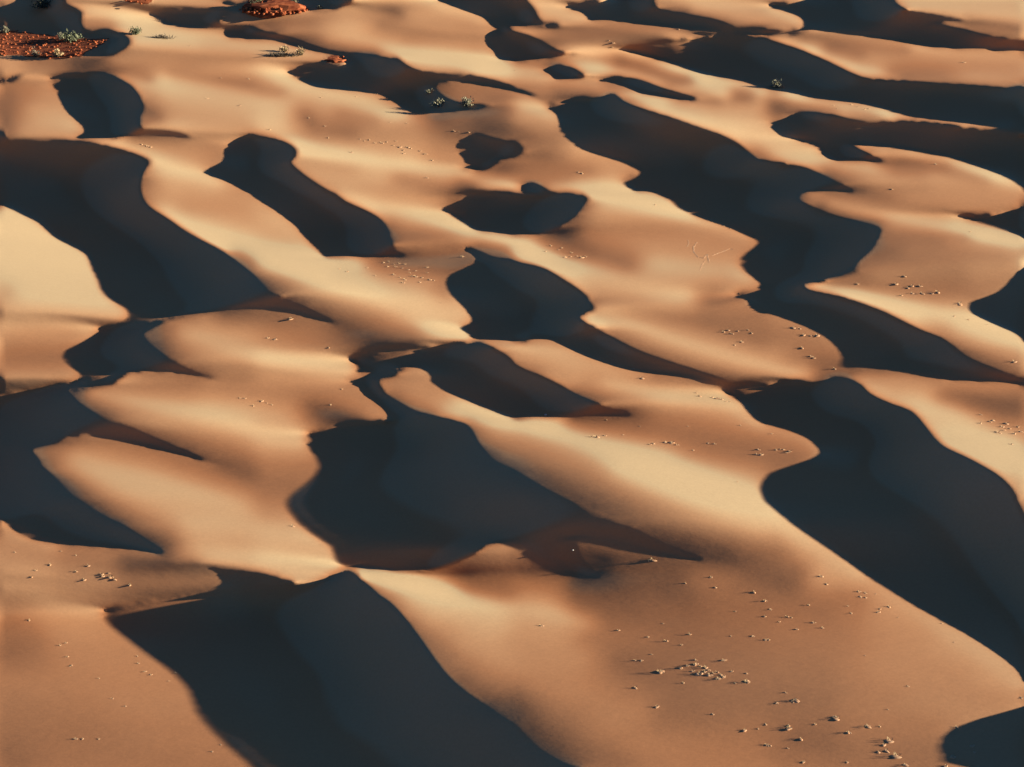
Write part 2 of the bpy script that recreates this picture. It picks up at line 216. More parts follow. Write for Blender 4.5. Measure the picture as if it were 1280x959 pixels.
def rounded(poly, n=4):
    p = np.array(poly, float); N = len(p); out = []
    for i in range(N):
        p0, p1, p2, p3 = p[i - 1], p[i], p[(i + 1) % N], p[(i + 2) % N]
        L = np.hypot(*(p2 - p1)); g1, g2 = (p2 - p0), (p3 - p1)
        g1 = g1 * (min(.5, .5 * L / max(np.hypot(*(p1 - p0)), 1e-6)) if np.hypot(*(p1 - p0)) > L else .5)
        g1 = g1 * min(1, 1.2 * L / max(np.hypot(*g1), 1e-6))
        g2 = g2 * .5; g2 = g2 * min(1, 1.2 * L / max(np.hypot(*g2), 1e-6))
        for j in range(n):
            t = j / n
            out.append((2 * t**3 - 3 * t**2 + 1) * p1 + (t**3 - 2 * t**2 + t) * g1 + (-2 * t**3 + 3 * t**2) * p2 + (t**3 - t**2) * g2)
    return np.array(out)

def spread(val, w, cond):
    """fill a chart between its given lines (membrane relaxation, coarse to fine)"""
    H, W = val.shape
    if min(H, W) > 12:
        h2, w2 = (H + 1) // 2, (W + 1) // 2
        def down(a): return np.pad(a, ((0, h2 * 2 - H), (0, w2 * 2 - W)), mode='edge').reshape(h2, 2, w2, 2).mean((1, 3))
        wd = down(w)
        b = spread(down(val * w) / np.maximum(wd, 1e-9), wd * 4, down(cond))
        b = np.repeat(np.repeat(b, 2, 0), 2, 1)[:H, :W]; it = 60
    else:
        b = np.full_like(val, .6); it = 400
    cx = np.minimum(cond[:, 1:], cond[:, :-1]); cy = np.minimum(cond[1:], cond[:-1])
    den = w.copy(); den[:, 1:] += cx; den[:, :-1] += cx; den[1:] += cy; den[:-1] += cy
    yy, xx = np.indices(val.shape); par = (yy + xx) % 2 == 0
    for _ in range(it):
        for c in (par, ~par):
            r = w * val
            r[:, 1:] += cx * b[:, :-1]; r[:, :-1] += cx * b[:, 1:]; r[1:] += cy * b[:-1]; r[:-1] += cy * b[1:]
            b = np.where(c, r / np.maximum(den, 1e-12), b)
    return b

def charts():
    M = np.zeros((960, 1280), bool)
    for (i, j), ps in SHADES.items():
        xs = (np.arange(320) + .5) * 4; ys = (np.arange(240) + .5) * 4
        sub = np.zeros((240, 320), bool)
        for p in ps: sub |= inside(rounded(p), xs, ys)
        M[(240 * j if j < 3 else 720):(240 * j + 240 if j < 3 else 959), 320 * i:320 * i + 320] = sub[0 if j < 3 else 1:]
    M = M[:959]
    H, W = M.shape; eh, ew = EV1 - EV0, EU1 - EU0
    E = np.zeros((eh, ew), bool); E[-EV0:-EV0 + H, -EU0:-EU0 + W] = M
    for q in range(1, 22): E[-EV0 - q, -EU0:-EU0 + W] = M[0]
    xs = np.arange(ew) + EU0 + .5; ys = np.arange(eh) + EV0 + .5
    B_ = np.zeros_like(E)
    for p in BEYOND: B_ |= inside(rounded(p), xs, ys)
    out = np.ones_like(E); out[-EV0:-EV0 + H, -EU0:-EU0 + W] = False
    E |= B_ & out
    h, w = eh // 2, ew // 2
    half = lambda a: a.reshape(h, 2, w, 2).mean((1, 3))
    acc = np.zeros((h, w)); cnt = np.zeros((h, w))
    for (i, j), text in BRIGHTNESS.items():
        ox, oy = 320 * i, 240 * j if j < 3 else 719
        for seg in text.replace('\n', ';').split(';'):
            f = seg.split()
            if len(f) < 2: continue
            pts = [tuple(map(float, p.split(','))) for p in f[1:]]
            for (x0, y0), (x1, y1) in zip(pts[:-1], pts[1:]):
                t = np.linspace(0, 1, int(max(abs(x1 - x0), abs(y1 - y0)) / 4) + 2)
                a = ((ox + (x0 + (x1 - x0) * t) / 4 - EU0) / 2).astype(int).clip(0, w - 1)
                c = ((oy + (y0 + (y1 - y0) * t) / 4 - EV0) / 2).astype(int).clip(0, h - 1)
                np.add.at(acc, (c, a), float(f[0])); np.add.at(cnt, (c, a), 1)
    lit = half(E.astype(float)) < .5
    wgt = np.where(lit & (cnt > 0), 3., 0); val = np.where(cnt > 0, acc / np.maximum(cnt, 1), .6)
    wgt = np.where((half(out.astype(float)) > .5) & lit, 3e-5, wgt)
    B = spread(val, wgt, np.where(lit, 1.0, 1e-4))
    L = lit.astype(float)
    def soften(b, n):
        for _ in range(n): b = np.where(lit, blur(b * L) / np.maximum(blur(L), 1e-6), b)
        return b
    B = soften(B, 12)
    vv = np.arange(h)[:, None] * 2 + EV0
    far = (1 - np.clip(blur(1 - L, 40) * 6, 0, 1)) * np.clip((vv - 60) / 500, 0, 1)
    B = B * (1 - far) + soften(B, 40) * far
    B = np.clip(B, 0, 1)**1.45
    for _ in range(8):
        s, d = blur(np.where(L > 0, B, 0)), blur((L > 0).astype(float))
        new = (L <= 0) & (d > 0); B = np.where(new, s / np.maximum(d, 1e-9), B); L = np.where(new, 1, L)
    return E.astype(float), B

def pixel_to_plane(u, v):
    """image pixel -> metres on the zero-height plane, along the camera ray"""
    b = (v - 479.5) / FX; t = CAM_H / (math.sin(PITCH) + b * math.cos(PITCH))
    return (u - 640) / FX * t, (math.cos(PITCH) - b * math.sin(PITCH)) * t

def look(a, iu, iv, fill=0.):
    h, w = a.shape
    ok = (iu >= 0) & (iv >= 0) & (iu <= w - 1) & (iv <= h - 1)
    iu = np.clip(iu, 0, w - 1.001); iv = np.clip(iv, 0, h - 1.001)
    i = iu.astype(int); j = iv.astype(int); s = iu - i; t = iv - j
    r = a[j, i] * (1 - s) * (1 - t) + a[j, i + 1] * s * (1 - t) + a[j + 1, i] * (1 - s) * t + a[j + 1, i + 1] * s * t
    return np.where(ok, r, fill)

def centre(a): return (a[:-1, :-1] + a[1:, :-1] + a[:-1, 1:] + a[1:, 1:]) / 4
def du_(a): return (a[:-1, 1:] - a[:-1, :-1] + a[1:, 1:] - a[1:, :-1]) / 2
def dv_(a): return (a[1:, :-1] - a[:-1, :-1] + a[1:, 1:] - a[:-1, 1:]) / 2

class PixelGrid:  # nodes are image pixels projected to the ground through the camera
    def __init__(s, du, dv):
        s.du, s.dv = du, dv
        s.u = np.arange(-300, 1620.1, du); s.v = np.arange(-96, 1104.1, dv)
        s.U, s.V = np.meshgrid(s.u, s.v); s.shape = s.U.shape
        s.X, s.Y = pixel_to_plane(s.U, s.V)
        s.px = (s.Y * math.cos(PITCH) + CAM_H * math.sin(PITCH)) / FX
        s.xu, s.xv, s.yu, s.yv = du_(s.X), dv_(s.X), du_(s.Y), dv_(s.Y)
        s.det = s.xu * s.yv - s.xv * s.yu
    def at(s, u, v): return (u - s.u[0]) / s.du, (v - s.v[0]) / s.dv
    def along(s, h, p, ex, ey):
        """coefficients (cu, cv): cu*h_u + cv*h_v = slope along the ground direction (ex, ey), near slope p"""
        q = 1 - centre(h) / CAM_H; ex = ex + centre(s.X) * p / CAM_H; ey = ey + centre(s.Y) * p / CAM_H
        return (s.yv * ex - s.xv * ey) / s.det / q, (-s.yu * ex + s.xu * ey) / s.det / q
    def row(s, u, v):
        iu, iv = s.at(u, v); H, W = s.shape
        iu = np.clip(iu, 0, W - 1.001); iv = np.clip(iv, 0, H - 1.001); i = iu.astype(int); j = iv.astype(int); a = iu - i; b = iv - j
        q = j * W + i
        return np.stack([q, q + 1, q + W, q + W + 1], 1), np.stack([(1 - a) * (1 - b), a * (1 - b), (1 - a) * b, a * b], 1)

SC = (LX, -LY * math.sin(PITCH) - TAN * math.cos(PITCH), LY * math.cos(PITCH) - TAN * math.sin(PITCH))
def sunward(u, v):
    dx = SC[0] - (u - 640) / FX * SC[2]; dy = SC[1] - (v - 479.5) / FX * SC[2]; n_ = np.hypot(dx, dy)
    return dx / n_, dy / n_

def ratio(uq, vq, uc, vc):
    """two points of one sun ray: ratio of their ranges, and ground distance per range"""
    (xq, yq), (xc, yc), c2 = pixel_to_plane(uq, vq), pixel_to_plane(uc, vc), CAM_H * CAM_H
    a = xc * xc + yc * yc + c2; b = CAM_H * TAN - xc * LX - yc * LY; d = LX * LX + LY * LY + TAN * TAN
    r1 = xc * xq + yc * yq + c2; r2 = CAM_H * TAN - LX * xq - LY * yq
    det = a * d - b * b
    return (r1 * d - b * r2) / det, (a * r2 - b * r1) / det

def walk(g, field, u, v, sgn, dp, n):
    dist = np.zeros_like(u); act = np.ones(u.shape, bool); dx, dy = sunward(u, v); dx = dx * sgn; dy = dy * sgn
    prev = np.maximum(look(field, *g.at(u, v)), .5)
    for j in range(1, n):
        i = np.nonzero(act)[0]
        if len(i) == 0: break
        m_ = look(field, *g.at(u[i] + dx[i] * dp * j, v[i] + dy[i] * dp * j))
        go = m_ > .5; dist[i[go]] = j * dp; e = i[~go]
        fr = (prev[e] - .5) / np.maximum(prev[e] - m_[~go], 1e-6)
        dist[e] = (j - 1 + np.clip(fr, 0, 1)) * dp; act[e] = False; prev[i] = m_
    return dist

def pair(g, uq, vq, uc, vc):
    r, t = ratio(uq, vq, uc, vc)
    ic, wc = g.row(uc, vc); iq, wq = g.row(uq, vq)
    return np.hstack([ic, iq]), np.hstack([wc, -wq * r[:, None]]), CAM_H * (1 - r), t

def overtop(g, h, sel, n=110):
    """how far the ground up-sun rises above the sun ray of each chosen node, and where"""
    u = g.U.ravel()[sel]; v = g.V.ravel()[sel]; dx, dy = sunward(u, v); lam = 1 - h.ravel()[sel] / CAM_H
    best = np.full(u.shape, -9.); where = np.zeros_like(u)
    for j in range(1, n):
        s = j * g.du * (1 + .009 * j); uc = u + dx * s; vc = v + dy * s
        r, _ = ratio(u, v, uc, vc)
        e = look(h, *g.at(uc, vc), -99.) - CAM_H * (1 - r * lam)
        up = e > best; best[up] = e[up]; where[up] = s
    return best, where

def least_squares(g, p, wd, cu, cv, pairs, h0, lam, iters, cross):
    H, W = g.shape; N = H * W; mu = .01
    c2u, c2v, w2 = cross; pi, pw, pt, pwt = pairs
    ku = lam * 4 / g.px; kuu = ku[:, 1:-1] / g.du**2; kvv = ku[1:-1] / g.dv**2; kuv = 1.4 * ku[:-1, :-1] / (g.du * g.dv)
    def A(h):
        hu, hv = du_(h), dv_(h)
        return [wd * (cu * hu + cv * hv), kuu * (h[:, 2:] - 2 * h[:, 1:-1] + h[:, :-2]), kvv * (h[2:] - 2 * h[1:-1] + h[:-2]),
                kuv * (h[1:, 1:] - h[1:, :-1] - h[:-1, 1:] + h[:-1, :-1]), mu * h, pwt * (h.ravel()[pi] * pw).sum(1), w2 * (c2u * hu + c2v * hv)]
    def AT(r):
        o = mu * r[4]
        q, q2 = wd * r[0], w2 * r[6]; a = (q * cu + q2 * c2u) / 2; b = (q * cv + q2 * c2v) / 2
        o[:-1, 1:] += a - b; o[:-1, :-1] -= a + b; o[1:, 1:] += a + b; o[1:, :-1] += b - a
        q = kuu * r[1]; o[:, 2:] += q; o[:, 1:-1] -= 2 * q; o[:, :-2] += q
        q = kvv * r[2]; o[2:] += q; o[1:-1] -= 2 * q; o[:-2] += q
        q = kuv * r[3]; o[1:, 1:] += q; o[1:, :-1] -= q; o[:-1, 1:] -= q; o[:-1, :-1] += q
        return o + np.bincount(pi.ravel(), (pw * (pwt * r[5])[:, None]).ravel(), N).reshape(H, W)
    b = AT([wd * p, 0 * kuu, 0 * kvv, 0 * kuv, np.zeros((H, W)), pwt * pt, 0 * w2])
    d = np.full((H, W), mu**2); q = wd**2 * ((np.abs(cu) + np.abs(cv)) / 2)**2 + w2**2 * ((np.abs(c2u) + np.abs(c2v)) / 2)**2
    d[:-1, 1:] += q; d[:-1, :-1] += q; d[1:, 1:] += q; d[1:, :-1] += q
    q = kuu**2; d[:, 2:] += q; d[:, 1:-1] += 4 * q; d[:, :-2] += q
    q = kvv**2; d[2:] += q; d[1:-1] += 4 * q; d[:-2] += q
    q = kuv**2; d[1:, 1:] += q; d[1:, :-1] += q; d[:-1, 1:] += q; d[:-1, :-1] += q
    d += np.bincount(pi.ravel(), ((pw * pwt[:, None])**2).ravel(), N).reshape(H, W)
    x = h0.copy(); r = b - AT(A(x)); z = r / d; s = z.copy(); rz = (r * z).sum(); r0 = rz
    for _ in range(iters):
        q = AT(A(s)); al = rz / (s * q).sum(); x += al * s; r -= al * q
        z = r / d; rn = (r * z).sum(); s = z + rn / rz * s; rz = rn
        if rz < 1e-8 * r0: break
    return x

def solve_relief(levels=((16, 16, 3, 300), (8, 8, 4, 250), (8, 4, 3, 200), (4, 2, 4, 200))):
    E, B = charts(); h = g0 = None
    for du, dv, outer, iters in levels:
        g = PixelGrid(du, dv)
        if h is None: h = np.zeros(g.shape)
        else: h = look(h, np.clip((g.U - g0.u[0]) / g0.du, 0, g0.shape[1] - 1.001), np.clip((g.V - g0.v[0]) / g0.dv, 0, g0.shape[0] - 1.001))
        g0 = g; acts = []
        mg = look(blur(E, max(1, int(.5 * dv * dv / 2))), g.U - EU0 - .5, g.V - EV0 - .5)
        bg_ = look(B, (g.U - EU0) / 2 - .5, (g.V - EV0) / 2 - .5)
        inn = ((g.U > 0) & (g.U < 1280) & (g.V > 0) & (g.V < 959)).astype(float)
        mc, bc, ic = np.clip(centre(mg), 0, 1), centre(bg_), centre(inn)
        sh = mc.ravel() > .5; ii = np.nonzero(sh)[0]; uq, vq = centre(g.U).ravel()[ii], centre(g.V).ravel()[ii]
        ta, tb = walk(g, mg, uq, vq, 1, du * .6, 900), walk(g, mg, uq, vq, -1, du * .6, 900)
        dx, dy = sunward(uq, vq); ua, va, ub, vb = uq + dx * ta, vq + dy * ta, uq - dx * tb, vq - dy * tb
        bcr = np.minimum(look(bg_, *g.at(ua + dx * 4, va + dy * 4), .5), look(bg_, *g.at(ua + dx * 12, va + dy * 12), .5))
        so = np.clip(1.3 - bcr / .27, 0, 1)                    # round (not sharp) crest
        e = (tb <= du * .75) & (ta > du * 1.5)
        deep = mg
        for _ in range(max(1, int(12 / du))):
            q = np.pad(deep, 1, mode='edge'); deep = np.minimum.reduce([q[1:-1, 1:-1], q[:-2, 1:-1], q[2:, 1:-1], q[1:-1, :-2], q[1:-1, 2:]])
        lam = W_SMOOTH * max(1, du / 4) * (1 + 3 * (deep > .5))
        pi, pw, pt, tp = pair(g, ub[e], vb[e], ua[e], va[e]); pt = pt + .012 * np.minimum(tp, 2.)
        wt = W_CAST * np.minimum(2.5, .5 / (centre(g.px).ravel()[ii[e]] * 4)) * (dv / 4)**.5
        fr = ta / (ta + tb + 1e-6)
        for o in range(outer):
            hu, hv = du_(h), dv_(h); q = 1 - centre(h) / CAM_H
            a11 = g.xu * q - centre(g.X) * hu / CAM_H; a12 = g.xv * q - centre(g.X) * hv / CAM_H
            a21 = g.yu * q - centre(g.Y) * hu / CAM_H; a22 = g.yv * q - centre(g.Y) * hv / CAM_H
            dt = a11 * a22 - a12 * a21; dt = np.where(np.abs(dt) < .15 * np.abs(g.det), .15 * g.det, dt)
            gx, gy = (a22 * hu - a21 * hv) / dt, (-a12 * hu + a11 * hv) / dt
            nn = np.sqrt(1 + np.minimum(gx**2 + gy**2, 1.0))
            p_open = np.clip((bc * STEEP * nn - SIN) / COS, -.35, .75)
            _, t1 = ratio(ub, vb, ua, va); D = np.maximum(t1 * (1 - look(h, *g.at(ub, vb)) / CAM_H), .01)
            d1 = TAN * D / .56; q = np.clip((fr * D - .55 * d1) / (.9 * d1), 0, 1)
            ps = -.56 * (1 - q * q * (3 - 2 * q)) * (1 - so) - TAN * (1 + .85 * np.sin(2 * np.pi * fr)) * so   # slip face, then floor
            P_ = np.zeros(mc.size); P_[ii] = ps; K_ = sh.astype(float); P_ = P_.reshape(mc.shape); K_ = K_.reshape(mc.shape)
            for _ in range(3):
                a, b = blur(P_ * K_), blur(K_); P_ = np.where(K_ > 0, P_, a / np.maximum(b, 1e-9)); K_ = (b > 1e-9).astype(float)
            p = p_open * (1 - mc) + P_ * mc
            sof = np.zeros(mc.size); sof[ii] = so
            wd = np.where(mc > .5, W_SHADE + .6 * sof.reshape(mc.shape), 1.) * np.where(ic > .5, 1, .35)
            cu, cv = g.along(h, p, -LX, -LY)
            rows_ = [(pi, pw, pt, wt)]
            if o:
                kb = np.nonzero(((mg < .2) & (inn > .5)).ravel())[0]
                ex, s0 = overtop(g, h, kb); kb, s0 = kb[ex > .01], s0[ex > .01]
                u0, v0 = g.U.ravel()[kb], g.V.ravel()[kb]; a, b = sunward(u0, v0)
                i2, w2, p2, t2 = pair(g, u0, v0, u0 + a * s0, v0 + b * s0)
                acts = acts[-3:] + [(i2, w2, p2 - .01 * np.minimum(t2, 2), np.full(len(kb), W_CLEAR) * np.minimum(1, .2 / (g.px.ravel()[kb] * 4) * du / 4))]
                for a in acts:
                    kk = (h.ravel()[a[0]] * a[1]).sum(1) - a[2] > -.05; rows_.append(tuple(c[kk] for c in a))
            qx = np.clip(gx * -LY + gy * LX, -.9, .9)
            c2 = g.along(h, np.clip(qx, -.35, .35), -LY, LX)
            w2 = W_CROSS * (.1 + np.clip((np.abs(qx) - .35) / .3, 0, 1))
            h = least_squares(g, p, wd, cu, cv, tuple(np.concatenate(c) for c in zip(*rows_)), h, lam, iters, (c2[0], c2[1], w2))
    return g, h

G, Z = solve_relief()
k = 1 - Z / CAM_H
X, Y = G.X * k, G.Y * k
NV, NU = G.shape

# ------------------------------------------------------------------ ground sheet: relief + procedural dunes out to the horizon
def far_dunes(x, y):
    a = np.sin(x * .062 + 1.3 * np.sin(y * .021) + .7) + .6 * np.sin(x * .11 - y * .05 + np.sin(x * .013) * 2)
    b = np.sin(y * .048 + 1.7 * np.sin(x * .017))
    c = np.sin(x * .19 + y * .12 + 1.5 * np.sin(y * .05)) * .35
    return .9 * a * (.7 + .3 * b) + c - 1.2

ring_i = np.concatenate([np.stack([np.zeros(NU - 1, int), np.arange(NU - 1)], 1), np.stack([np.arange(NV - 1), np.full(NV - 1, NU - 1)], 1),
                         np.stack([np.full(NU - 1, NV - 1), np.arange(NU - 1, 0, -1)], 1), np.stack([np.arange(NV - 1, 0, -1), np.zeros(NV - 1, int)], 1)])
bx, by, bz = X[ring_i[:, 0], ring_i[:, 1]], Y[ring_i[:, 0], ring_i[:, 1]], Z[ring_i[:, 0], ring_i[:, 1]]
cx, cy = 0.0, 85.0
ang = np.unwrap(np.arctan2(by - cy, bx - cx)); rad = np.hypot(bx - cx, by - cy)
verts = [np.stack([X, Y, Z], -1).reshape(-1, 3)]
idx = np.arange(NV * NU).reshape(NV, NU)
faces = [np.stack([idx[:-1, :-1], idx[1:, :-1], idx[1:, 1:], idx[:-1, 1:]], -1).reshape(-1, 4)]
prev = idx[ring_i[:, 0], ring_i[:, 1]]; base = NV * NU
steps = np.concatenate([np.arange(1, 60) * 1.6, 96 * 1.12 ** np.arange(1, 34)])
for s in steps:
    f = min(1, s / 90); rr = rad * (1 - f * .4) + (rad.max() * f * .4) + s
    x, y = cx + np.cos(ang) * rr, cy + np.sin(ang) * rr
    w = max(0, 1 - s / 22); w = w * w * (3 - 2 * w)
    z = bz * w + far_dunes(x, y) * (1 - w)
    verts.append(np.stack([x, y, z], -1)); cur = base + np.arange(len(x)); base += len(x)
    faces.append(np.stack([prev, np.roll(prev, -1), np.roll(cur, -1), cur], -1)); prev = cur
verts = np.concatenate(verts); faces = np.concatenate(faces)
me = bpy.data.meshes.new('sand_dunes')
me.vertices.add(len(verts)); me.vertices.foreach_set('co', verts.astype(np.float32).ravel())
me.loops.add(len(faces) * 4); me.loops.foreach_set('vertex_index', faces.astype(np.int32).ravel())
me.polygons.add(len(faces)); me.polygons.foreach_set('loop_start', np.arange(0, len(faces) * 4, 4, dtype=np.int32))
me.update(calc_edges=True); me.validate()
me.polygons.foreach_set('use_smooth', np.ones(len(me.polygons), bool))
ground = bpy.data.objects.new('sand_dunes', me); C.objects.link(ground); ground['kind'] = 'structure'

# light painted into sand colour: pale facing the sun and on crests, else redder
def gauss(a, su, sv):
    def ax(a, s):
        K = int(2.5 * s) + 1; w = np.exp(-.5 * (np.arange(-K, K + 1) / s)**2); w /= w.sum()
        p = np.pad(a, ((0, 0), (K, K)), mode='edge'); o = np.zeros_like(a)
        for i, c in enumerate(w): o += c * p[:, i:i + a.shape[1]]
        return o
    return ax(ax(a, su).T, sv).T
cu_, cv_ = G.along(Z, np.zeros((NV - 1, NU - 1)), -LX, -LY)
sun_facing = np.pad(cu_ * du_(Z) + cv_ * dv_(Z), ((0, 1), (0, 1)), mode='edge')          # slope facing the sun, drives the painted sand tint
sun_facing = gauss(sun_facing, 1.4, 2.0)
pale = np.interp(sun_facing, [-.6, -.3, -.19, -.14, -.05, .02, .07, .14], [.28, .3, .3, .07, .1, .3, .6, 1])
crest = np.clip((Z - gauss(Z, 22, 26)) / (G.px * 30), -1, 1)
sort = np.zeros(len(verts), np.float32) + .4  # sun-facing tint per vertex, one even value past the relief
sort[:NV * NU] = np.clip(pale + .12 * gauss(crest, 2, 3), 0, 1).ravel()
at = me.attributes.new('sun_tint', 'FLOAT', 'POINT'); at.data.foreach_set('value', sort)

# ------------------------------------------------------------------ sand
def material(name):
    m = bpy.data.materials.new(name); m.use_nodes = True; n = m.node_tree
    b = n.nodes['Principled BSDF']; b.inputs['Roughness'].default_value = 1; b.inputs['Specular IOR Level'].default_value = .05
    return m, n, b
def node(n, kind, **kw):
    x = n.nodes.new(kind)
    for a, v in kw.items():
        if a in x.inputs: x.inputs[a].default_value = v
        else: setattr(x, a, v)
    return x
m, n, b = material('sand'); L = n.links.new
geometry = node(n, 'ShaderNodeNewGeometry')
tint = node(n, 'ShaderNodeAttribute', attribute_name='sun_tint')
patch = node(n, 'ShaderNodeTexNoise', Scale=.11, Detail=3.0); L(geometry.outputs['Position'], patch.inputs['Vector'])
add = node(n, 'ShaderNodeMath', operation='MULTIPLY_ADD'); L(patch.outputs['Fac'], add.inputs[0]); add.inputs[1].default_value = .18; L(tint.outputs['Fac'], add.inputs[2])
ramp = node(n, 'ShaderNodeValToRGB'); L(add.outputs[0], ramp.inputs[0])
e = ramp.color_ramp.elements; e[0].position = .09; e[0].color = (.35, .143, .060, 1); e[1].position = .96; e[1].color = (.352, .256, .146, 1)  # redder end for slopes off the sun, paler end towards it
grain = node(n, 'ShaderNodeTexNoise', Scale=9.0, Detail=4.0, Roughness=.7); L(geometry.outputs['Position'], grain.inputs['Vector'])
gr = node(n, 'ShaderNodeMapRange'); gr.inputs['From Min'].default_value = .25; gr.inputs['From Max'].default_value = .75; gr.inputs['To Min'].default_value = .93; gr.inputs['To Max'].default_value = 1.07
L(grain.outputs['Fac'], gr.inputs['Value'])
mul = node(n, 'ShaderNodeMix', data_type='RGBA', blend_type='MULTIPLY'); mul.inputs[0].default_value = 1
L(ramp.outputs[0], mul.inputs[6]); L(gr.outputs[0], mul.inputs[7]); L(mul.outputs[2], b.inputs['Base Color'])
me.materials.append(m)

# ------------------------------------------------------------------ red gravel showing between the dunes (part of the ground)
GRAVEL = [[(-30, 38), (8, 39), (50, 43), (72, 45), (102, 50), (136, 48), (125, 56), (108, 66), (103, 70), (70, 73), (38, 71), (20, 69), (-30, 64)],
          [(314, -7), (370, -7), (370, 4), (366, 11), (340, 12), (318, 10), (310, 4)],
          [(140, -12), (186, -12), (190, 3), (160, 2)], [(406, 74), (415, 70), (428, 71), (433, 77), (420, 79)]]
gx_, gy_ = G.u, G.v
mask_g = np.zeros(G.shape)
for poly in GRAVEL: mask_g = np.maximum(mask_g, inside(rounded(poly), gx_, gy_).astype(float))
grav = np.zeros(len(verts), np.float32); grav[:NV * NU] = gauss(mask_g, .6, .8).ravel()
at = me.attributes.new('gravel', 'FLOAT', 'POINT'); at.data.foreach_set('value', grav)
ga = node(n, 'ShaderNodeAttribute', attribute_name='gravel')
gn = node(n, 'ShaderNodeTexNoise', Scale=1.6, Detail=6.0, Roughness=.7); L(geometry.outputs['Position'], gn.inputs['Vector'])
gadd = node(n, 'ShaderNodeMath', operation='ADD'); L(ga.outputs['Fac'], gadd.inputs[0]); L(gn.outputs['Fac'], gadd.inputs[1])
gramp = node(n, 'ShaderNodeValToRGB'); L(gadd.outputs[0], gramp.inputs[0])
gramp.color_ramp.elements[0].position = .88; gramp.color_ramp.elements[1].position = 1.0
gcol = node(n, 'ShaderNodeValToRGB'); L(gn.outputs['Fac'], gcol.inputs[0])
e = gcol.color_ramp.elements; e[0].position = .35; e[0].color = (.11, .026, .012, 1); e[1].position = .7; e[1].color = (.25, .075, .03, 1)
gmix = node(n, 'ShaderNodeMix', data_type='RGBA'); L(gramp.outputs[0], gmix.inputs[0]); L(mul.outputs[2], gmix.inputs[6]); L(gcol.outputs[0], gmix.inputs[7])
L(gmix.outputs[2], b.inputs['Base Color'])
# wind-combed unevenness of the surface, rougher on the gravel
sand_bump = node(n, 'ShaderNodeBump'); sand_bump.inputs['Strength'].default_value = .3; sand_bump.inputs['Distance'].default_value = .05
stretch = node(n, 'ShaderNodeMapping'); stretch.inputs['Scale'].default_value = (.35, 1.3, 1); L(geometry.outputs['Position'], stretch.inputs['Vector'])
comb = node(n, 'ShaderNodeTexNoise', Scale=1.9, Detail=7.0, Roughness=.68); L(stretch.outputs[0], comb.inputs['Vector'])
rough = node(n, 'ShaderNodeMath', operation='MULTIPLY_ADD'); L(ga.outputs['Fac'], rough.inputs[0]); rough.inputs[1].default_value = 1.0; L(comb.outputs['Fac'], rough.inputs[2])
rmul = node(n, 'ShaderNodeMath', operation='MULTIPLY'); L(gn.outputs['Fac'], rmul.inputs[0]); L(ga.outputs['Fac'], rmul.inputs[1])
total_height = node(n, 'ShaderNodeMath', operation='MULTIPLY_ADD'); L(rmul.outputs[0], total_height.inputs[0]); total_height.inputs[1].default_value = 6.0; L(comb.outputs['Fac'], total_height.inputs[2])
L(total_height.outputs[0], sand_bump.inputs['Height']); L(sand_bump.outputs[0], b.inputs['Normal'])

# ------------------------------------------------------------------ plants and stones
def spot(u, v):
    """ground point under an image pixel"""
    iu, iv = G.at(np.array([float(u)]), np.array([float(v)]))
    return Vector([float(look(a, iu, iv)[0]) for a in (X, Y, Z)])
def sheet(i, j, x, y): return 320 * i + x / 4, (240 * j if j < 3 else 719) + y / 4  # image tile and quarter-pixel offset to image pixel
def tag(o, label, cat, group=None):
    o['label'] = label; o['category'] = cat
    if group: o['group'] = group
    return o
def flat_material(name, dark, light, scale=3.0):
    m, n, b = material(name)
    oi = node(n, 'ShaderNodeTexCoord'); t = node(n, 'ShaderNodeTexNoise', Scale=scale, Detail=3.0); n.links.new(oi.outputs['Object'], t.inputs['Vector'])
    r = node(n, 'ShaderNodeValToRGB'); n.links.new(t.outputs['Fac'], r.inputs[0])
    r.color_ramp.elements[0].position = .35; r.color_ramp.elements[0].color = (*dark, 1); r.color_ramp.elements[1].position = .65; r.color_ramp.elements[1].color = (*light, 1)
    n.links.new(r.outputs[0], b.inputs['Base Color'])
    return m
M_drift = flat_material('drifted_sand', (0.348, 0.175, 0.09), (0.372, 0.24, 0.145), 9)
M_straw = flat_material('straw', (0.252, 0.178, 0.09), (0.372, 0.28, 0.16), 6)
M_leaf = flat_material('grey_green_leaves', (0.060, 0.072, 0.039), (0.132, 0.138, 0.084), 4)
M_pale = flat_material('bleached_leaves', (0.132, 0.126, 0.078), (0.252, 0.234, 0.162), 4)
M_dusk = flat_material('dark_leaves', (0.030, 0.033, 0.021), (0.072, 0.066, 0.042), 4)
M_twig = flat_material('grey_twigs', (0.072, 0.054, 0.036), (0.156, 0.126, 0.090), 5)
M_red = flat_material('red_stone', (0.120, 0.027, 0.012), (0.252, 0.075, 0.030), 2)
M_stone = flat_material('pale_stone', (0.252, 0.240, 0.216), (0.348, 0.336, 0.312), 5)

